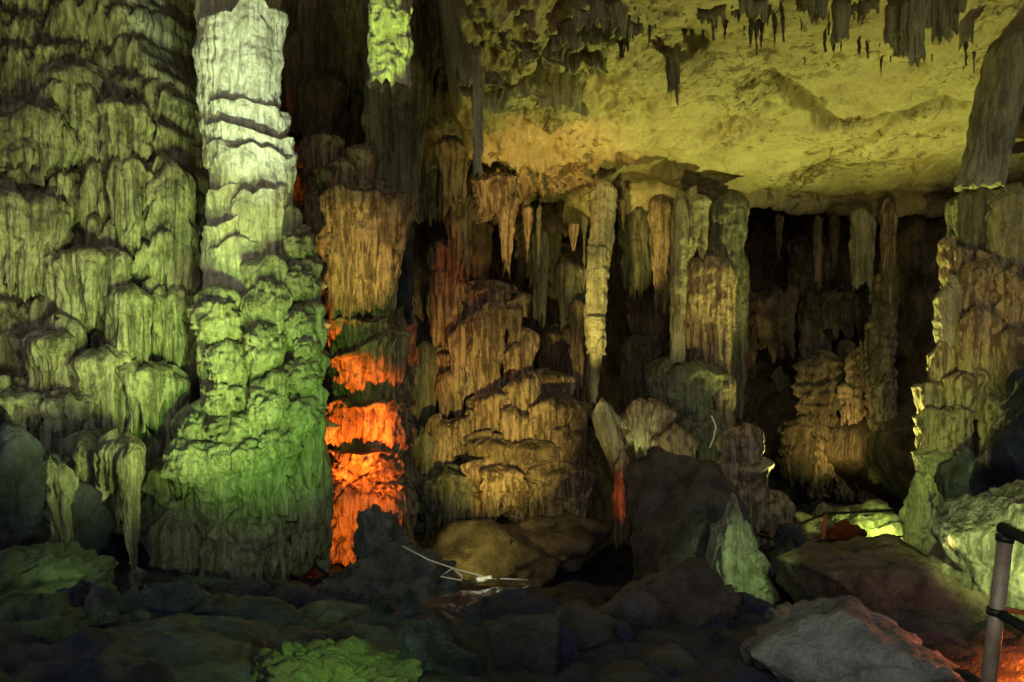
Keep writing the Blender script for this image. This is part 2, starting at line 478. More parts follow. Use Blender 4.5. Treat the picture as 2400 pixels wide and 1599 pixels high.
def build_floor():
    C = [(-600, 1568, 4), (0, 1620, 5), (600, 1600, 5.8), (1200, 1600, 6.4), (1800, 1620, 6), (2353, 1640, 5.5), (3000, 1600, 5), (0, 1330, 10), (300, 1360, 11.5), (700, 1400, 12.5),
         (1000, 1420, 13), (1100, 1335, 17), (1300, 1330, 18), (1500, 1480, 11), (1700, 1430, 13), (1900, 1275, 18.5), (2050, 1265, 18.5), (2250, 1400, 12), (2600, 1350, 11),
         (-400, 1300, 12), (500, 1330, 16), (1000, 1260, 22), (1500, 1220, 24), (2000, 1180, 26), (2600, 1250, 20)]
    pts = [tuple(P(u, v, Y)) for u, v, Y in C] + [(-6, -3, 2.2), (0, -3, 2.2), (6, -3, 2.2), (0, 2, 2.2), (-4, 2, 2.2), (4, 2, 2.2)]
    xs = np.linspace(-14, 16, 420); ys = np.linspace(-4, 30, 420)
    X, Yv = np.meshgrid(xs, ys)
    Z = shepard(X, Yv, pts)
    Z = Z + .06 * (billow(X * 3.4, Yv * 3.4, 4.4, 3) - .4) + .16 * fbm(X * .9, Yv * .9, 1.2, 5, 2.1, .55) + .10 * (billow(X * 1.6, Yv * 1.6, 2.2, 2) - .4)
    co = np.stack([X, Yv, Z], -1).reshape(-1, 3)
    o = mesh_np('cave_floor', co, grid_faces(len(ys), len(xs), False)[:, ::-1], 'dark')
    o['kind'] = 'structure'
build_floor()

CA, CB = 7.41, -.2
def ceil_at(u, v, lift=0.):
    s = (CV - v) / F
    y = (CA + lift) / (s - CB)
    return np.array([(u - CU) / F * y, y])

def seg_dist(X, Y, poly):
    d = np.full(X.shape, 99.)
    for (a, b) in zip(poly[:-1], poly[1:]):
        ax, ay = a; bx, by = b
        L = (bx - ax) ** 2 + (by - ay) ** 2 + 1e-9
        t = np.clip(((X - ax) * (bx - ax) + (Y - ay) * (by - ay)) / L, 0, 1)
        d = np.minimum(d, np.hypot(X - ax - t * (bx - ax), Y - ay - t * (by - ay)))
    return d

def build_ceiling():
    xs = np.concatenate([np.linspace(-14, -2, 60)[:-1], np.linspace(-2, 13, 520)])
    ys = np.concatenate([np.linspace(-3, 10, 40)[:-1], np.linspace(10, 25, 520)])
    X, Yv = np.meshgrid(xs, ys)
    Z = CA + CB * Yv + CH
    U = X / Yv.clip(1) * F + CU
    # far edge of the slab
    eu = [300, 950, 1080, 1150, 1230, 1300, 1390, 1470, 1560, 1700, 1850, 2000, 2120, 2240, 2400, 2700]
    ev = [330, 400, 470, 495, 505, 545, 470, 455, 450, 452, 478, 492, 480, 462, 430, 400]
    E = np.array([ceil_at(u, v) for u, v in zip(eu, ev)])
    ei = np.interp(X, E[:, 0], E[:, 1]) + .35 * fbm(X * 1.7, 0, 4.4, 4)
    rough = np.clip((1560 - U) / 320, .0, 1)
    big = .22 * fbm(X * .45, Yv * .6, 6.6, 3)
    kn = rough * (.30 * fbm(X * 1.6, Yv * 1.3, 1.7, 5, 2.1, .58) + .16 * (billow(X * 2.3, Yv * 1.6, 5.5, 2) - .4))
    sm = (1 - rough) * (.03 * fbm(X * 1.5, Yv * 1.1, 8.8, 4) + .06 * np.minimum(0, fbm(X * .9, Yv * 1.8, 2.9, 3) + .25))
    Z = Z + big + kn + sm
    cracks = [([(1680, 216), (1700, 210), (1745, 195), (1800, 205), (1850, 232), (1885, 250), (1880, 262), (1930, 280), (2000, 283), (2060, 262), (2130, 252), (2210, 245)], .05, .16),
              ([(2050, 275), (1985, 330), (1910, 375), (1830, 420), (1790, 435)], .035, .09),
              ([(2110, 378), (2095, 420), (2080, 440)], .03, .06),
              ([(1380, 225), (1470, 232), (1560, 235), (1620, 215), (1700, 205)], .04, .08),
              ([(1330, 350), (1420, 372), (1520, 380), (1600, 400)], .05, .08),
              ([(1480, 415), (1600, 440), (1720, 440), (1900, 455), (2100, 455)], .05, .06)]
    for poly, wd, dp in cracks:
        pp = [tuple(ceil_at(u, v)) for u, v in poly]
        pp = [(a, b * .33) for a, b in pp]
        d = seg_dist(X + .05 * fbm(X * 2, Yv * 1, 1.1, 2), (Yv + .16 * fbm(X * 2.6, Yv * 1, 5.1, 3)) * .33, pp)
        Z = Z + dp * 2.2 * np.exp(-(d / (wd * (.7 + .9 * np.clip(.5 + pn(X * 1.9, Yv * .7, 9.3), .1, 1)))) ** 2)
        side = np.exp(-(d / (wd * 4)) ** 2)
        Z = Z - .03 * side
    for (u, v, ru, rv, dp) in [(1590, 105, 36, 26, .22), (1690, 270, 60, 55, .16), (1640, 310, 40, 30, .14), (1930, 160, 50, 30, .08)]:
        c = ceil_at(u, v); rx = ru / F * c[1]
        ry = abs(ceil_at(u, v + rv)[1] - c[1])
        q = np.hypot((X - c[0]) / rx, (Yv - c[1]) / ry) + .5 * fbm(X * 3, Yv * 3, 3.9, 3)
        Z = Z + dp * np.exp(-q ** 4) * (.5 + .9 * billow(X * 5, Yv * 4, 1.9, 2))
    Z = Z + .05 * np.clip(fbm(X * 3.2, Yv * 2.2, 6.1, 4) - .15, 0, 1) * 2 + .02 * fbm(X * 6, Yv * 4, 2.1, 3)
    over = Yv - ei
    Z = Z + np.where(over > 0, over * 1.6 + .25 * (1 - np.exp(-over * 8)), 0) - .22 * np.exp(-((over + .1) / .35) ** 2)
    lf = np.clip((-.75 + .3 * fbm(Yv * .8, X * .3, 2.2, 3) - X) / 1.1, 0, 1)
    Z = Z + 5.5 * lf * lf * (3 - 2 * lf)
    Z = np.minimum(Z, CH + 9.5)
    co = np.stack([X, Yv, Z], -1).reshape(-1, 3)
    o = mesh_np('cave_ceiling', co, grid_faces(len(ys), len(xs), False), 'ceil')
    o['kind'] = 'structure'
build_ceiling()

# ------------------------------------------------------------------ left flowstone wall
t = thing('flowstone_mass', 'olive green wall of tiered, fluted flowstone filling the left side', 'cave wall', (180, 1150, 14))
sheet(t, 'rock_face', 'wall', -330, 452, -330, 1180, 13.12, 14.1, th=.74, B=.52, seed=3, edge=(0, .45), tilt=.10, fd=.16, nf=11, rb=[(285, -330), (330, 0), (350, 100), (425, 220), (440, 330), (470, 420), (470, 1180)])
tiers(t, 'flowstone_tier', 'wall', [
 (108, 244, 118, 385, 13.80, dict(fr=.2, tap=.85)), (228, 340, 205, 388, 13.72, dict(fr=.25)), (-80, 146, 236, 375, 13.45, dict(tap=.97, pw=.7)),
 (244, 352, 368, 520, 13.72, dict(fr=.22)), (325, 446, 380, 645, 13.9, dict(tap=.85)), (-80, 150, 430, 640, 13.2, dict(fr=.2, sl=25)),
 (115, 300, 568, 715, 13.25, dict(fr=.25)), (255, 342, 675, 880, 13.2, dict(tap=.7)), (60, 180, 750, 920, 12.85), (150, 300, 805, 1030, 12.95, dict(fr=.3, tap=.7)),
 (280, 368, 835, 975, 13.1, dict(lobe=.2)), (85, 225, 905, 1100, 12.65, dict(fr=.3, tap=.65)), (-60, 105, 890, 1080, 12.6, dict(fr=.25)), (330, 436, 650, 830, 13.8), (320, 430, 850, 1060, 13.5, dict(fr=.25, tap=.7))],
 fr=.18, fd=.13, lump=.2, nf=11, B=.42)

# hanging curtain below the wall and the hollow beneath it
t = thing('drapery', 'pale green hanging drapery ending in one long spike over a black hollow', 'stalactite', (230, 1300, 12.2))
tiers(t, 'curtain', 'wall', [(140, 322, 1015, 1195, 12.0, dict(fr=.35, tap=.9, fd=.07, B=.45)), (215, 322, 1010, 1120, 11.8, dict(fr=.2, ts=.3, tap=.8))])
tier(t, 'spike', 'wall', 262, 322, 1030, 1305, 11.75, tap=.22, fr=.1, nf=7, fd=.05, lean=14)
tier(t, 'spike', 'wall', 160, 200, 1120, 1215, 11.8, tap=.3, fr=.1)
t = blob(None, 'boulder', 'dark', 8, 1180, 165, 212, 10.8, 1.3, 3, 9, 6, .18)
tag(t, 'near black boulder at the left edge, under the flowstone wall', 'boulder')
t = tag(tier(None, 'drapery', 'grn', 72, 158, 1055, 1330, 10.6, tap=.3, fr=.2, lean=28, lobe=.3), 'thin grey wavy drapery hanging along the edge of the black hollow', 'stalactite')
t = tag(tier(None, 'stalagmite', 'wall', 300, 334, 1310, 1372, 11.4, tap=.7, ts=.25, fr=.1), 'short pale green stub on the floor under the long spike', 'stalagmite')

# ------------------------------------------------------------------ tall pale column with its green foot
t = thing('flowstone_column', 'tall pale mint column of stacked calcite tiers on a wide green foot', 'cave column', (560, 1340, 14))
tiers(t, 'column_tier', 'white', [
 (452, 640, -160, 44, 13.55, dict(tap=.97, sl=-22)), (452, 646, 4, 262, 13.35, dict(tap=.93, sl=-26, fd=.07, lump=.07)), (468, 656, 224, 318, 13.42, dict(tap=.96, sl=10)),
 (470, 672, 286, 362, 13.36, dict(sl=14, tap=.95)), (476, 672, 326, 486, 13.32, dict(tap=.92, sl=12, fd=.06)), (472, 662, 425, 560, 13.45, dict(tap=.97, sl=-20)), (528, 668, 438, 618, 13.25, dict(sl=-30, tap=.85, fr=.2)),
 (468, 615, 505, 618, 13.35, dict(sl=-24, fr=.25, tap=.92)), (466, 650, 565, 735, 13.35, dict(fr=.22, tap=.93))], tap=.95, fr=.10, fd=.055, B=.62, lump=.07, nf=13, ts=.05, lo=.06)
tier(t, 'core', 'mass', 462, 718, 560, 1200, 14.3, B=.9, tap=1.1, lobe=.3, ts=.05)
tiers(t, 'flowstone_lobe', 'mass', [
 (440, 572, 688, 850, 13.0), (555, 665, 590, 765, 13.1), (556, 662, 660, 890, 12.95, dict(tap=.5)), (650, 690, 480, 560, 13.6), (645, 725, 520, 630, 13.6), (640, 732, 590, 710, 13.5), (680, 736, 640, 760, 13.5),
 (640, 742, 690, 800, 13.3), (462, 580, 790, 930, 13.1, dict(tap=.8)), (670, 742, 755, 850, 13.3), (625, 744, 820, 970, 13.2), (575, 660, 872, 985, 12.85, dict(fr=.3)), (470, 585, 885, 1040, 13.0),
 (625, 742, 900, 1060, 13.2), (550, 670, 930, 1080, 13.0, dict(tap=.8)), (372, 505, 1010, 1125, 12.85, dict(ts=.45)), (400, 520, 930, 1050, 13.2, dict(ts=.4)), (478, 610, 990, 1100, 12.85, dict(ts=.45)), (560, 640, 760, 850, 13.0), (590, 660, 830, 900, 13.1)],
 fr=.26, tap=.70, ts=.14, lobe=.20, lump=.18, nf=8, fd=.10)
for i, (a, b, c, d, Yk) in enumerate([(500, 735, 58, 55, 13.35), (525, 835, 48, 58, 13.4), (610, 800, 40, 60, 13.35), (688, 560, 32, 38, 13.9), (684, 650, 38, 42, 13.85), (690, 745, 40, 38, 13.7), (706, 800, 30, 30, 13.7), (690, 865, 48, 40, 13.6),
    (690, 955, 50, 46, 13.55), (515, 915, 50, 44, 13.4), (540, 985, 60, 40, 13.35), (440, 1065, 66, 50, 13.2), (545, 1050, 62, 42, 13.2), (618, 935, 42, 44, 13.3), (620, 690, 40, 50, 13.5), (455, 990, 40, 40, 13.5), (640, 1020, 50, 40, 13.4)]):
    blob(t, 'knob', 'mass', a, b, c, d, Yk - .27, .36, 300 + i, 0, 5, .14, 1.5, .30, .03)
tiers(t, 'bell_foot', 'mass', [(345, 690, 1035, 1350, 12.9, dict(B=1.2, ts=.30, tap=.95, sl=-15)), (430, 670, 1045, 1180, 12.75, dict(fr=.35, tap=.85, B=.7, sl=-25)), (668, 750, 1020, 1300, 13.4, dict(ts=.3, tap=.95, B=.5)),
 (480, 660, 1180, 1340, 12.75, dict(tap=1.0, ts=.3, fr=.25, B=.7)), (340, 450, 1190, 1330, 12.8, dict(ts=.5, tap=.7, lobe=.2))], fr=.18, nf=8, fd=.09, lobe=.12)

# ------------------------------------------------------------------ orange column
t = thing('flowstone_column', 'column glowing orange at the foot with a brown fluted cone above', 'cave column', (840, 1280, 16.5))
tiers(t, 'shaft', 'grn', [(838, 965, -60, 480, 16.15, dict(tap=.9, fr=.06)), (890, 955, 300, 720, 16.7, dict(tap=.6, mat='dark'))], fd=.10, nf=8, B=.5, lump=.08)  # shade on the right-hand shaft put into its dark stone
tier(t, 'core', 'cone', 775, 945, 600, 1290, 17.0, B=.55, tap=1.0, lobe=.2)
tiers(t, 'flowstone_cone', 'cone', [(696, 952, 425, 718, 15.6, dict(tap=.56, fr=.15, fd=.15, nf=9, B=.75, sl=-10, ts=.05, lo=.03, lump=.05)), (700, 850, 370, 480, 16.05, dict(sl=10)), (690, 790, 310, 410, 16.3), (790, 880, 330, 440, 16.2), (700, 760, 448, 560, 15.9, dict(tap=.4)), (790, 900, 410, 480, 16.2)], fd=.07)
tiers(t, 'flowstone_tier', 'cone', [(750, 900, 728, 812, 15.95, dict(tap=.7)), (756, 938, 788, 946, 15.8, dict(tap=.62, sl=-28)), (758, 930, 930, 1075, 15.8, dict(tap=.66, sl=-6, fr=.3)), (762, 915, 1040, 1100, 15.8, dict(tap=.9, lobe=.3))],
 fd=.13, nf=9.5, fr=.2, B=.6, lo=.06, ts=.05)
for i, (a, b, c, d) in enumerate([(795, 1080, 40, 38), (880, 1075, 42, 34), (835, 1110, 32, 28), (890, 1115, 34, 26), (790, 1130, 45, 40)]):
    blob(t, 'knob', 'cone', a, b, c, d, 16.2, .35, 20 + i, 0, 4, .2, 1.8, .4)
tier(t, 'flared_foot', 'cone', 742, 935, 1112, 1300, 15.75, B=.7, tap=1.15, ts=.4, lobe=.22, fr=.05, lean=-8, fd=.05)
tier(t, 'flared_foot', 'cone', 860, 932, 1120, 1290, 15.8, B=.4, tap=.9, ts=.3, lobe=.2, fr=.05)

# green stalactite at the top
t = tag(tier(None, 'stalactite', 'white', 845, 945, -120, 184, 13.0, B=.3, tap=.86, fd=.05, fr=.06, lobe=.12, fine=.05, nf=8), 'bright yellow-green blunt stalactite hanging at the top between the two columns', 'stalactite')
t = tag(tier(None, 'stalactite', 'grn', 938, 1005, 30, 250, 17.2, tap=.55, fr=.3, fd=.06, ts=.25), 'dull green stalactite just right of the bright blunt one', 'stalactite')
t = tag(tier(None, 'stalactite', 'fringe', 1084, 1112, 20, 388, 14.4, tap=.7, fr=.05, fd=.02), 'long thin rod-like stalactite left of the warm ceiling patch', 'stalactite')

# brown wall between the columns
t = thing('flowstone_mass', 'dim brown fluted rock seen between the two tall columns', 'cave wall', (760, 600, 18.5))
tiers(t, 'flowstone_tier', 'back', [(680, 780, -40, 190, 18.2), (745, 850, -60, 190, 18.0), (690, 800, 188, 330, 17.7), (690, 765, 300, 405, 17.6, dict(fr=.4, tap=.5)), (650, 740, 60, 300, 18.6), (760, 850, 170, 420, 18.4),
 (300, 400, -60, 180, 17.6, dict(tap=.9)), (380, 475, -40, 400, 17.9, dict(tap=.9)), (420, 480, 250, 640, 18.2), (410, 480, 600, 900, 18), (690, 790, 380, 470, 17.3), (640, 720, 380, 500, 17.9)], fd=.09, fr=.2)
t = thing('flowstone_mass', 'grey-green streaked rock hanging at the top left of the yellow ceiling', 'cave wall', (1150, 300, 15))
tiers(t, 'flowstone_tier', 'fringe', [(960, 1100, -40, 140, 17.4, dict(mat='back')), (1000, 1090, 110, 270, 17.8, dict(mat='back')), (940, 1010, 200, 380, 18.6, dict(mat='back')),
 (1050, 1150, -60, 172, 14.7), (1090, 1200, -60, 240, 15.3), (1160, 1275, -60, 222, 15.1), (1235, 1345, -60, 240, 15.2), (1190, 1300, -60, 128, 14.0), (1300, 1390, -60, 155, 14.3), (1280, 1420, -90, 80, 13.4), (1370, 1480, -90, 62, 13.3)],
 fd=.11, fr=.09, nf=7, lobe=.35, tap=.92, lump=.2)

t = thing('flowstone_mass', 'knobbly brown rock pillar under the left end of the ceiling', 'cave wall', (1040, 620, 19))
tiers(t, 'flowstone_tier', 'cone', [(960, 1100, 255, 350, 18.6, dict(mat='mass')), (1005, 1075, 330, 440, 18.6), (1015, 1100, 420, 620, 18.9, dict(tap=.4)), (960, 1030, 360, 470, 19, dict(mat='grn')), (1080, 1190, 400, 480, 18.2, dict(lobe=.3)), (1140, 1190, 430, 600, 18.4, dict(tap=.3)), (985, 1060, 560, 660, 19.6)], fd=.07, fr=.25, lobe=.15)

# ------------------------------------------------------------------ back wall flowstone in the middle
t = thing('flowstone_mass', 'golden brown tiers of flowstone on the back wall right of the orange column', 'cave wall', (1130, 1210, 20))
tiers(t, 'flowstone_tier', 'cone', [
 (985, 1065, 630, 775, 19.6), (1050, 1175, 655, 775, 19.8, dict(lobe=.2)), (1055, 1160, 712, 915, 19.2, dict(fr=.2, nf=7)), (1150, 1232, 775, 900, 19.3, dict(sl=-26, tap=.6)), (1150, 1218, 682, 722, 19.5, dict(sl=-14)), (1110, 1160, 690, 800, 19.3, dict(tap=.5)), (1165, 1200, 700, 790, 19.4, dict(tap=.4)), (1030, 1070, 760, 860, 19.3, dict(tap=.4)),
 (985, 1075, 808, 870, 19.5, dict(lobe=.3)), (1005, 1065, 850, 945, 19.3, dict(lobe=.2)), (1080, 1190, 905, 1000, 18.9, dict(sl=-16, tap=.8)), (1150, 1245, 870, 965, 18.95, dict(sl=-18, tap=.7)), (1210, 1320, 860, 950, 19.5, dict(lobe=.3)), (1140, 1240, 945, 1045, 18.75, dict(bs=14)), (1210, 1350, 925, 1030, 18.7, dict(bs=-16, sl=-14, tap=.8)),
 (980, 1050, 965, 1085, 18.9, dict(fr=.4)), (1035, 1100, 955, 1060, 18.9, dict(lobe=.3)), (1075, 1190, 1010, 1110, 18.5, dict(mat='back')), (1160, 1290, 1020, 1105, 18.45, dict(mat='back', lobe=.2)), (1270, 1350, 1000, 1090, 18.5), (930, 1110, 1095, 1205, 18.2, dict(mat='grn', fr=.3, ts=.08)), (1080, 1250, 1075, 1160, 18.1, dict(fr=.35, lobe=.3)), (1220, 1355, 1080, 1170, 18.2, dict(fr=.35, lobe=.3)),
 (1235, 1350, 1140, 1215, 18.2, dict(fr=.5)), (1060, 1240, 1130, 1190, 18.2, dict(fr=.4)), (925, 1000, 990, 1110, 18.6, dict(mat='grn')), (935, 1000, 800, 960, 19.4, dict(mat='grn')), (1300, 1380, 800, 930, 20.5, dict(fr=.5, tap=.4)), (930, 1000, 600, 800, 20.4, dict(mat='back')),
 (1180, 1260, 500, 760, 22, dict(mat='back')), (1240, 1345, 560, 800, 22.5, dict(mat='back', lobe=.3)), (1240, 1330, 760, 880, 21, dict(mat='back', lobe=.3))], fd=.12, fr=.32, lump=.18, nf=10, lo=.22)
tiers(t, 'flowstone_tier', 'grn', [(1425, 1505, 470, 650, 21.0), (1440, 1535, 620, 810, 22.0, dict(mat='back')), (1428, 1520, 780, 960, 21.5), (1185, 1290, 490, 640, 20.4, dict(mat='back')), (1280, 1345, 600, 730, 20.2), (1060, 1130, 500, 640, 20.2, dict(mat='back')), (1220, 1260, 540, 700, 19.8, dict(tap=.4)), (1310, 1345, 700, 860, 20.0, dict(mat='cone', tap=.5))], fd=.1, fr=.3, lobe=.15)
sheet(t, 'rock_face', 'cone', 925, 1440, 420, 1235, 21.0, 21.6, th=.62, B=.42, seed=5, edge=(.3, .9), slope=-.25, low=1.6, tilt=.35)
t = tag(blob(None, 'boulder', 'brown', 1110, 1275, 150, 75, 17.6, 1.2, 41, 8, 5, .12), 'low olive rounded boulder lying under the back wall, behind the white barrier', 'boulder')
t = tag(blob(None, 'boulder', 'brown', 1290, 1240, 110, 60, 18.3, 1.0, 42, 9, 5, .15), 'dark brown boulder under the dripping golden tiers', 'boulder')

# ------------------------------------------------------------------ stalactites under the ceiling
t = thing('stalactite', 'slim yellow segmented stalactite hanging alone from the ceiling edge', 'stalactite', (1385, 450, 18.6))
for i, (a, b, c, d, tp, ln) in enumerate([(1354, 1418, 425, 600, .82, -6), (1350, 1404, 575, 745, .86, -10), (1342, 1394, 720, 812, .80, 2), (1356, 1392, 790, 922, .22, -10)]):
    tier(t, 'segment', 'mass', a, b, c, d, 18.6, tap=tp, lean=ln, fd=.03, fr=.03, ring=.016, ts=.05, B=.2, shelf=.02, lump=.08, nf=9)
small = [(1198, 1226, 470, 570, 18.5), (1232, 1244, 480, 610, 18.8), (1304, 1332, 510, 566, 18.4), (1338, 1348, 490, 600, 18.6), (1424, 1440, 460, 510, 19)]
for i, s in enumerate(small):
    tag(tier(None, 'stalactite', 'grn' if i % 2 else 'cone', *s, tap=.2, fr=.2, fd=.02, ts=.06), 'short thin stalactite hanging from the left part of the ceiling edge', 'stalactite', 'short stalactites along the left ceiling edge')

t = thing('flowstone_column', 'fluted brown column under the ceiling with one bright golden rib', 'cave column', (1600, 1060, 19))
tier(t, 'rib', 'mass', 1546, 1582, 440, 838, 18.5, tap=.9, fr=.03, fd=.03, lean=-8, B=.2)
tiers(t, 'curtain', 'cone', [(1575, 1630, 440, 560, 18.8, dict(mat='mass', fr=.3)), (1625, 1720, 440, 640, 19.0, dict(mat='grn', fr=.3)), (1545, 1680, 590, 842, 18.9, dict(tap=.9, fr=.12, nf=8, fd=.09)), (1630, 1695, 600, 900, 18.9, dict(tap=.7, lean=-10)), (1565, 1700, 500, 640, 19.4, dict(mat='back', lobe=.3)), (1490, 1555, 450, 700, 20.2, dict(mat='cone', tap=.4)), (1670, 1720, 560, 960, 19.4, dict(mat='grn', tap=.5))], fd=.07, nf=7)
tiers(t, 'mound', 'grn', [(1488, 1665, 832, 1090, 18.2, dict(ts=.10, tap=.72, B=.7)), (1545, 1665, 955, 1130, 17.9, dict(fr=.3, ts=.25)), (1630, 1690, 850, 1060, 18.5, dict(mat='cone'))], fd=.08, lobe=.12, fr=.2)
t = tag(tier(None, 'flowstone_ridge', 'mass', 1352, 1412, 935, 1110, 17.2, tap=.5, lean=52, fr=.15, B=.25, lobe=.2), 'pale leaning ridge of rock beneath the slim yellow stalactite', 'rock')
t = tag(tier(None, 'flowstone_ridge', 'cone', 1412, 1450, 1055, 1235, 16.8, tap=.6, lean=-8, fr=.15, B=.25, lobe=.25), 'narrow red-lit rock strip continuing below the pale leaning ridge', 'rock')
t = thing('flowstone_mass', 'reddish brown rock lump right of the leaning ridge', 'cave wall', (1510, 1220, 17.6))
tiers(t, 'flowstone_tier', 'cone', [(1430, 1545, 940, 1120, 17.8), (1500, 1600, 1000, 1180, 17.6), (1425, 1560, 1080, 1250, 17.3), (1440, 1500, 930, 1010, 17.7)], lobe=.3, fr=.3, fd=.06)
pts = [P(1632 + 12 * math.sin(k / 10 * math.pi) + (2 if k < 5 else -2), 955 + 7.5 * k, 17.6) for k in range(11)]
tag(tube(None, 'cable', 'paint', pts, .016, 6), 'short bent white cable on the greenish mound below the fluted column', 'cable')
t = thing('stalagmite', 'brown knobbly stalagmite with a yellow-green foot right of the greenish mound', 'stalagmite', (1710, 1210, 17))
tiers(t, 'knobbly_tier', 'cone', [(1655, 1755, 985, 1090, 16.6), (1660, 1765, 1050, 1150, 16.5), (1670, 1768, 1120, 1220, 16.4), (1660, 1700, 1000, 1200, 16.4), (1740, 1820, 1140, 1235, 16.6)], lobe=.45, fr=.15, ts=.25, fd=.05, tap=.9, ring=.02)

# ------------------------------------------------------------------ dark recess on the right
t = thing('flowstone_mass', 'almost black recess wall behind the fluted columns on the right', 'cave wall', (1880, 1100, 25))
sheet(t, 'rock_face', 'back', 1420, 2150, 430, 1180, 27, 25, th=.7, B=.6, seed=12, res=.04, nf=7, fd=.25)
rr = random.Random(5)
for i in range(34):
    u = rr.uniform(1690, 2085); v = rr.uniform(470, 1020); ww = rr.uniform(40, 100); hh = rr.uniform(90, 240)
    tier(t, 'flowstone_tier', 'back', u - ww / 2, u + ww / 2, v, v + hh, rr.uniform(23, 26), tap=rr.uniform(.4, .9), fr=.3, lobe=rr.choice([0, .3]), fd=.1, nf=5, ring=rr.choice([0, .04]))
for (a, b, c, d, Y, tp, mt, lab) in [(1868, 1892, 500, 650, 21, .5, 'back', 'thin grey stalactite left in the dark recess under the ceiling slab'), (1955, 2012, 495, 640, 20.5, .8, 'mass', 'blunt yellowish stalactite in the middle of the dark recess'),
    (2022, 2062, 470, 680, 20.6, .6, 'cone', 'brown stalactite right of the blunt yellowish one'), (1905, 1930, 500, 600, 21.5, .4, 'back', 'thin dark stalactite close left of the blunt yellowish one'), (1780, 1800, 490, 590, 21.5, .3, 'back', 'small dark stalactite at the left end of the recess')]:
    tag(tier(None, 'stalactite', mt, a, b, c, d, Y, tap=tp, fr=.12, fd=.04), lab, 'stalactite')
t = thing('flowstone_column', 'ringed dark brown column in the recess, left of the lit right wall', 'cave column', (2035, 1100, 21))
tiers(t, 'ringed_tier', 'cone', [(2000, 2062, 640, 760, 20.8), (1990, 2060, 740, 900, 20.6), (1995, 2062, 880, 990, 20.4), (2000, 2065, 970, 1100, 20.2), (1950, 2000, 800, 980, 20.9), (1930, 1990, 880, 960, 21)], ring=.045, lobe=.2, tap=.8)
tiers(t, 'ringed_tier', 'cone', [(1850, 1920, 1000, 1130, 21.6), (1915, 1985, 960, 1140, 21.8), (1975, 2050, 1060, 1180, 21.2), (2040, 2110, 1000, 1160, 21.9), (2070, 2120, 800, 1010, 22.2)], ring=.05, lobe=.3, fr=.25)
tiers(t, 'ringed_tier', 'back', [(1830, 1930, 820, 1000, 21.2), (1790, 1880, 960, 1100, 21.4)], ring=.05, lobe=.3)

# ------------------------------------------------------------------ right wall
t = thing('flowstone_mass', 'ribbed brown wall with a golden left edge at the right side', 'cave wall', (2230, 1080, 16.5))
tiers(t, 'flowstone_tier', 'cone', [
 (2190, 2300, 440, 600, 16.9, dict(mat='grn')), (2270, 2420, 440, 640, 16.5, dict(mat='fringe')), (2160, 2240, 560, 690, 16.8, dict(ring=.03)), (2148, 2215, 650, 860, 16.6, dict(mat='mass', tap=.8)), (2200, 2300, 590, 760, 16.5, dict(lobe=.3)), (2290, 2420, 620, 780, 16.2, dict(lobe=.3)),
 (2200, 2310, 720, 880, 16.3), (2130, 2200, 800, 920, 16.6), (2290, 2420, 760, 900, 16.0, dict(lobe=.2)), (2105, 2190, 890, 970, 16.5), (2170, 2270, 850, 960, 16.2, dict(sl=-16)), (2100, 2160, 950, 1030, 16.3, dict(ring=.03)), (2150, 2235, 940, 1060, 16.1, dict(fr=.2, tap=.8)),
 (2250, 2330, 900, 1060, 16.2, dict(ring=.05)), (2100, 2225, 1045, 1100, 16.0, dict(mat='mass')), (2110, 2190, 1075, 1130, 16.1, dict(mat='mass')), (2320, 2430, 860, 1040, 15.8, dict(mat='dark'))], fr=.18, fd=.07, lump=.14, nf=5.5, ring=.015)
sheet(t, 'rock_face', 'cone', 2300, 2600, 420, 1130, 17.6, 16.4, th=.42, B=.30, seed=8, edge=(0, 0), ring=.02)
tiers(t, 'flowstone_tier', 'cone', [(2178, 2235, 450, 590, 17.4, dict(mat='grn')), (2168, 2230, 570, 700, 17.2, dict(ring=.02)), (2215, 2330, 440, 620, 17.7), (2210, 2330, 600, 800, 17.6), (2210, 2320, 780, 960, 17.4), (2190, 2320, 940, 1130, 17.2), (2160, 2225, 690, 800, 17.2), (2150, 2215, 820, 940, 17.1)], fr=.2, fd=.08)
t = thing('flowstone_column', 'slim olive shaft leaning in from the top right corner', 'cave column', (2320, 410, 14.5))
tier(t, 'shaft', 'fringe', 2352, 2452, -220, 418, 13.8, tap=.98, fr=.02, nf=8, fd=.08, ts=.03, B=.45, lump=.05, lean=-150, lo=.06)
t = tag(blob(None, 'stalagmite', 'mass', 2126, 1205, 44, 112, 15.2, .3, 58, 0, 5, .14, 1.4, .18, tp=.12), 'smooth pale green upright stalagmite beside the far railing', 'stalagmite')
t = tag(blob(None, 'boulder', 'dark', 2215, 1185, 48, 130, 15.4, .6, 51, 8, 5, .15), 'black upright rock put in for the dark hollow right of the smooth stalagmite', 'boulder')  # shade of the hollow put into a black rock
t = tag(blob(None, 'boulder', 'dark', 2405, 1010, 110, 190, 13.0, 1.0, 52, 10, 6, .18, tilt=-.5), 'overhanging rock blackened for the shadow on the right edge above the green slab', 'boulder')  # shadow on the right slope put into the dark stone colour
t = tag(blob(None, 'boulder', 'wall', 2385, 1320, 175, 195, 9.6, 1.1, 57, 9, 6, .14, tilt=.5, lob=.16, fine=.06), 'pale green slanting slab behind the near handrail', 'boulder')

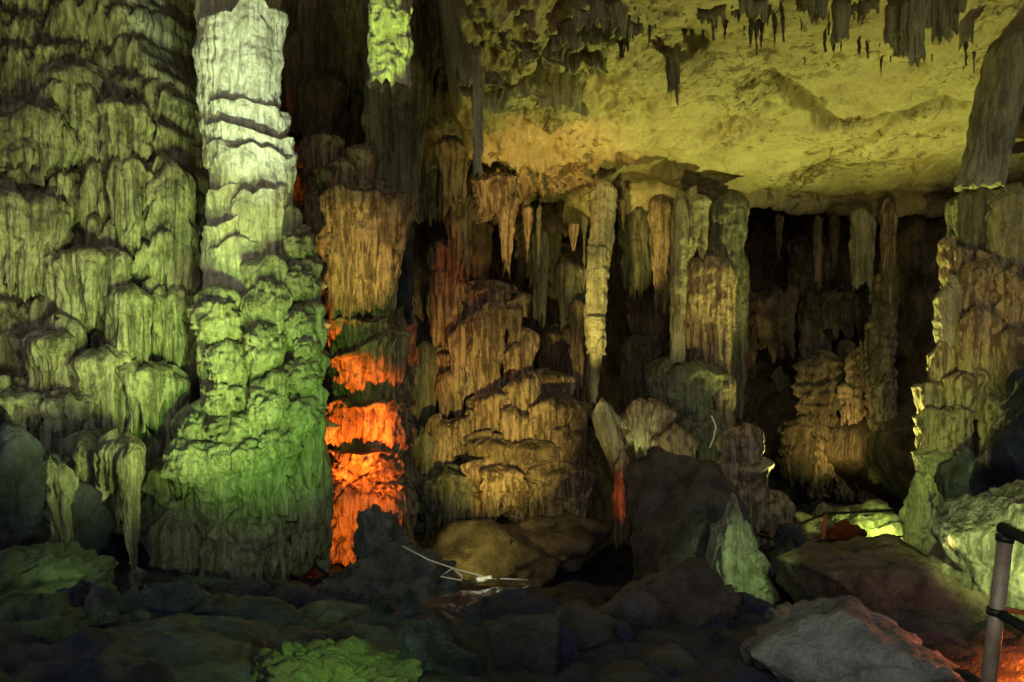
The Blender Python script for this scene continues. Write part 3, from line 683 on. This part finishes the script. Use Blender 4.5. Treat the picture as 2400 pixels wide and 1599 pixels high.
# ------------------------------------------------------------------ boulders
def boulder(label, *a, **k):
    return tag(blob(None, 'boulder', *a, **k), label, 'boulder')
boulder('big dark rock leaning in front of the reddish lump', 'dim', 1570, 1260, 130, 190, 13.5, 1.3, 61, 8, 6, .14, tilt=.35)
boulder('pale green lit rock standing upright left of the brown boulder', 'mass', 1693, 1305, 62, 118, 11.5, .5, 62, 8, 5, .16, lob=.2, tp=.42)
boulder('large brown flat-topped boulder right of centre', 'brown', 2050, 1386, 215, 140, 9.8, 1.2, 63, 9, 6, .10, tilt=-.25)
boulder('light grey boulder at the bottom right in front of the brown one', 'grey', 2000, 1540, 240, 130, 6.4, .7, 64, 10, 6, .10, tilt=-.2)
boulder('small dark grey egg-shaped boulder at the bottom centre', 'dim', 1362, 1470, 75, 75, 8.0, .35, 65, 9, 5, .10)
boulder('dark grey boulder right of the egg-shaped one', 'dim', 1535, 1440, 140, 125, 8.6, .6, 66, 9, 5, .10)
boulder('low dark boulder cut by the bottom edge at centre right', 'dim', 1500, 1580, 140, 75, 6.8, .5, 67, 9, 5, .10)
boulder('black rock between the pale green rock and the light grey boulder', 'dark', 1740, 1450, 110, 80, 8.8, .5, 68, 8, 5, .15)
boulder('small black round rock below the cable at the far railing', 'dark', 1815, 1250, 34, 46, 14.5, .3, 69, 8, 4, .2)
boulder('black rock under the round one beside the brown boulder', 'dark', 1800, 1360, 65, 100, 12.5, .5, 70, 8, 5, .2)
boulder('small pale yellow stone wedged above the light grey boulder', 'mass', 1800, 1420, 34, 26, 8.2, .15, 71, 7, 4, .25)
boulder('grey craggy rock in front of the orange foot', 'slate', 872, 1308, 62, 105, 12.8, .5, 72, 9, 6, .13, 2.4, lob=.10)
boulder('wide grey craggy rock below the orange foot', 'slate', 862, 1378, 150, 100, 12.2, .8, 73, 9, 6, .14, 2.4, lob=.12)
boulder('mossy rock at the lower left under the black boulder', 'moss', 90, 1350, 130, 70, 9.0, .8, 74, 8, 6, .2, lob=.2)
boulder('dark mossy rock at the bottom left corner', 'moss', 60, 1500, 130, 90, 6.8, .6, 75, 8, 6, .2)
boulder('bright green mossy mound cut by the bottom edge', 'moss', 740, 1585, 200, 85, 6.2, .5, 76, 0, 6, .2, 1.6, .4)
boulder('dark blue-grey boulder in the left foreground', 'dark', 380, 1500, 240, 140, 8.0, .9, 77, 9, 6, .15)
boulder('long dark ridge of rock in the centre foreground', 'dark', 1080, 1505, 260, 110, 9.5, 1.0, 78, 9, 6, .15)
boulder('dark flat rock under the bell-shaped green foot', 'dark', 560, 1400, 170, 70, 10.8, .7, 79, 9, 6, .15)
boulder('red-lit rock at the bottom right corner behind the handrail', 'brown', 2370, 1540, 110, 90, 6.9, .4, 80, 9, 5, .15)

boulder('dark angular rock in the left foreground behind the mossy corner rock', 'dark', 215, 1450, 110, 85, 8.2, .5, 101, 7, 6, .12)
boulder('dark angular rock left of the bright green mound', 'dark', 560, 1490, 120, 80, 8.0, .5, 102, 7, 6, .12)
boulder('dark block behind the bright green mound', 'slate', 760, 1475, 120, 62, 8.6, .5, 103, 7, 6, .12)
boulder('dark angular rock right of the bright green mound', 'dark', 985, 1530, 105, 85, 7.0, .4, 104, 7, 6, .12)
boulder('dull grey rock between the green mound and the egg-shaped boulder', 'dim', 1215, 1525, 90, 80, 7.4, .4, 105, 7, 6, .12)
boulder('low dark rock under the pale stick', 'dark', 1170, 1425, 90, 50, 9.6, .4, 106, 7, 6, .12)
boulder('low dark rock in front of the green bell foot', 'dark', 420, 1400, 110, 55, 10.0, .5, 107, 7, 6, .12)

# ------------------------------------------------------------------ railings, barrier
t = thing('handrail', 'rusty steel handrail post and rails close at the right edge', 'railing', (2262, 1640, 5.2))
post = tube(t, 'post', 'steel', [P(2312, 1222, 5.2), P(2258, 1680, 5.2)], .042, 14)
tube(t, 'top_rail', 'black', [P(2300, 1212, 5.2), P(2370, 1245, 5.0), P(2700, 1380, 4.2)], .034, 12)
tube(t, 'middle_rail', 'black', [P(2285, 1405, 5.2), P(2370, 1450, 5.0), P(2700, 1620, 4.2)], .03, 12)
for v_, r_ in ((1236, .05), (1405, .052)):
    uu = 2312 - 54 * (v_ - 1222) / 458
    tube(post, 'clamp', 'black', [P(uu, v_ - 7, 5.2), P(uu - 2, v_ + 9, 5.2)], r_, 14)
t = tag(tube(None, 'pipe', 'redsteel', [P(2290, 1398, 5.9), P(2375, 1412, 5.8), P(2600, 1450, 5.6)], .018, 8), 'thin orange pipe behind the near handrail', 'pipe')

t = thing('railing', 'thin two-bar railing along the lit terrace behind the brown boulder', 'railing', (1950, 1270, 17))
tube(t, 'top_rail', 'black', [P(1765, 1270, 16), P(1835, 1205, 16.2), P(1895, 1181, 16.5), P(2000, 1176, 17), P(2095, 1170, 17)], .022, 8)
tube(t, 'lower_rail', 'black', [P(1830, 1262, 16.2), P(1895, 1240, 16.5), P(2000, 1238, 17), P(2095, 1232, 17)], .02, 8)
tube(t, 'post', 'redsteel', [P(1897, 1180, 16.5), P(1885, 1275, 16.5)], .035, 10)  # red-orange lamp light put into the post's colour
tube(t, 'post', 'black', [P(2086, 1170, 17), P(2082, 1270, 17)], .03, 10)
tube(t, 'post', 'black', [P(1765, 1270, 16), P(1762, 1330, 16)], .03, 10)
boulder('small red-lit rock behind the thin railing', 'redlit', 1950, 1240, 36, 34, 17.6, .3, 90, 8, 4, .2)
t = tag(blob(None, 'rock_terrace', 'mass', 1965, 1285, 190, 105, 19.0, 1.2, 91, 0, 6, .15, 1.8, .3), 'yellow-green lit rock terrace behind the thin railing', 'rock')
t = tag(blob(None, 'rock_terrace', 'dark', 1930, 1215, 190, 50, 21.0, 1.2, 92, 0, 6, .2, 1.8, .3), 'dim rock bank behind the lit terrace', 'rock')

Yb = 11.4
t = thing('barrier', 'white wire barrier with a triangular foot in front of the olive boulder', 'barrier', (1060, 1330, Yb))
tube(t, 'rail', 'paint', [P(925, 1255, Yb), P(985, 1287, Yb), P(1050, 1309, Yb), P(1140, 1332, Yb)], .009, 8)
tube(t, 'rail', 'paint', [P(1150, 1330, Yb), P(1214, 1333, Yb)], .009, 8)
tube(t, 'triangular_foot', 'paint', [P(1040, 1306, Yb), P(1012, 1325, Yb), P(1060, 1334, Yb), P(1062, 1325, Yb), P(1040, 1306, Yb)], .010, 8)
tube(t, 'brace', 'paint', [P(1092, 1331, Yb), P(1108, 1322, Yb)], .009, 8)
t = tag(blob(None, 'flood_light', 'paint', 1112, 1331, 18, 7, 11.2, .06, 95, 6, 3, .1, tilt=.2), 'small bright white lamp housing hanging on the wire barrier', 'lamp')
t = tag(tube(None, 'stick', 'paint', [P(1180, 1362, Yb), P(1212, 1348, Yb)], .009, 8), 'short pale stick on the dark rock right of the barrier', 'stick')
t = tag(blob(None, 'stone', 'mass', 1216, 1378, 12, 14, 12.0, .08, 96, 6, 3, .2, tilt=-.5), 'small yellow stone below the pale stick', 'stone')
t = tag(blob(None, 'stone', 'cone', 1250, 1412, 9, 8, 11.5, .06, 97, 6, 3, .2), 'tiny reddish stone below the yellow one', 'stone')

t = thing('flowstone_band', 'ragged grey-green rock hanging along the top edge above the yellow ceiling', 'rock', (1800, 20, 13))
rr = random.Random(21)
for i in range(46):
    u = 1350 + 19.5 * i + rr.uniform(-10, 10); wd = rr.uniform(26, 64)
    vb = rr.uniform(-20, 34) + (rr.uniform(20, 60) if rr.random() < .2 else 0) + (rr.uniform(60, 105) if 2035 < u < 2190 else 0) + (30 if u < 1430 else 0)
    tier(t, 'drip_cone', 'fringe', u - wd / 2, u + wd / 2, -150, vb, 12.9 + rr.uniform(-.2, .45), tap=rr.uniform(.3, .75), fr=.06, B=.2, nf=8, fd=.06, lump=.18)

tag(tier(None, 'stalactite', 'fringe', 1524, 1572, 40, 196, 14.4, tap=.4, fr=.2, fd=.06), 'grey-green stalactite hanging in front of the ceiling beside a dark pit', 'stalactite')

# small stalactites fringing the top of the ceiling
proto = {}
rr = random.Random(9)
for i in range(60):
    u = rr.uniform(1420, 2240)
    v = 40 + 50 * (u - 1420) / 800 + abs(rr.gauss(0, 45)) - 30
    c = ceil_at(u, v)
    k = i % 6
    if k not in proto:
        o = tier(None, 'stalactite', 'grn', u - 9, u + 9, v - 14, v + 75, c[1], tap=.18, fr=.2, fd=.035, ts=.05)
        co = np.array([vv.co[:] for vv in o.data.vertices]); ctr = np.array([*co.mean(0)[:2], co[:, 2].max()])
        o.data.vertices.foreach_set('co', (co - ctr).astype(np.float32).ravel())
        proto[k] = o
    else:
        o = proto[k].copy(); col.objects.link(o)
    s = rr.uniform(.3, .75)
    o.location = (c[0], c[1], CA + CB * c[1] + CH + .10)
    o.scale = (s * rr.uniform(.8, 1.6), s, s * rr.uniform(.6, 1.2))
    tag(o, 'small olive stalactite in the fringe along the top of the ceiling', 'stalactite', 'small stalactites fringing the ceiling')

# loose stones on the dark floor
rr = random.Random(31)
base = []
for k in range(4):
    o = blob(None, 'stone', 'dark' if k else 'slate', CU, CV, 60, 45, 2118 / 200, .26, 200 + k, 9, 4, .15)
    co = np.array([vv.co[:] for vv in o.data.vertices]); ctr = co.mean(0)
    o.data.vertices.foreach_set('co', (co - ctr).astype(np.float32).ravel())
    base.append(o)
dg = bpy.context.evaluated_depsgraph_get()
floor = bpy.data.objects['cave_floor']
for i in range(70):
    o = base[i] if i < 4 else base[rr.randrange(4)].copy()
    if i >= 4: col.objects.link(o)
    Y = rr.uniform(7.2, 12.5)
    x = (rr.uniform(150, 1700) - CU) / F * Y
    hit, loc, nrm, fi = floor.ray_cast(Vector((x, Y, 12)), Vector((0, 0, -1)))
    s_ = rr.uniform(.25, .8) ** 1.6
    o.location = (x, Y, (loc.z if hit else 2.0) + .08 * s_)
    o.rotation_euler = (rr.uniform(0, 6), rr.uniform(0, 6), rr.uniform(0, 6))
    o.scale = (s_, s_ * rr.uniform(.7, 1.2), s_ * rr.uniform(.6, 1))
    tag(o, 'small loose dark stone lying on the dark cave floor', 'stone', 'loose stones on the floor')
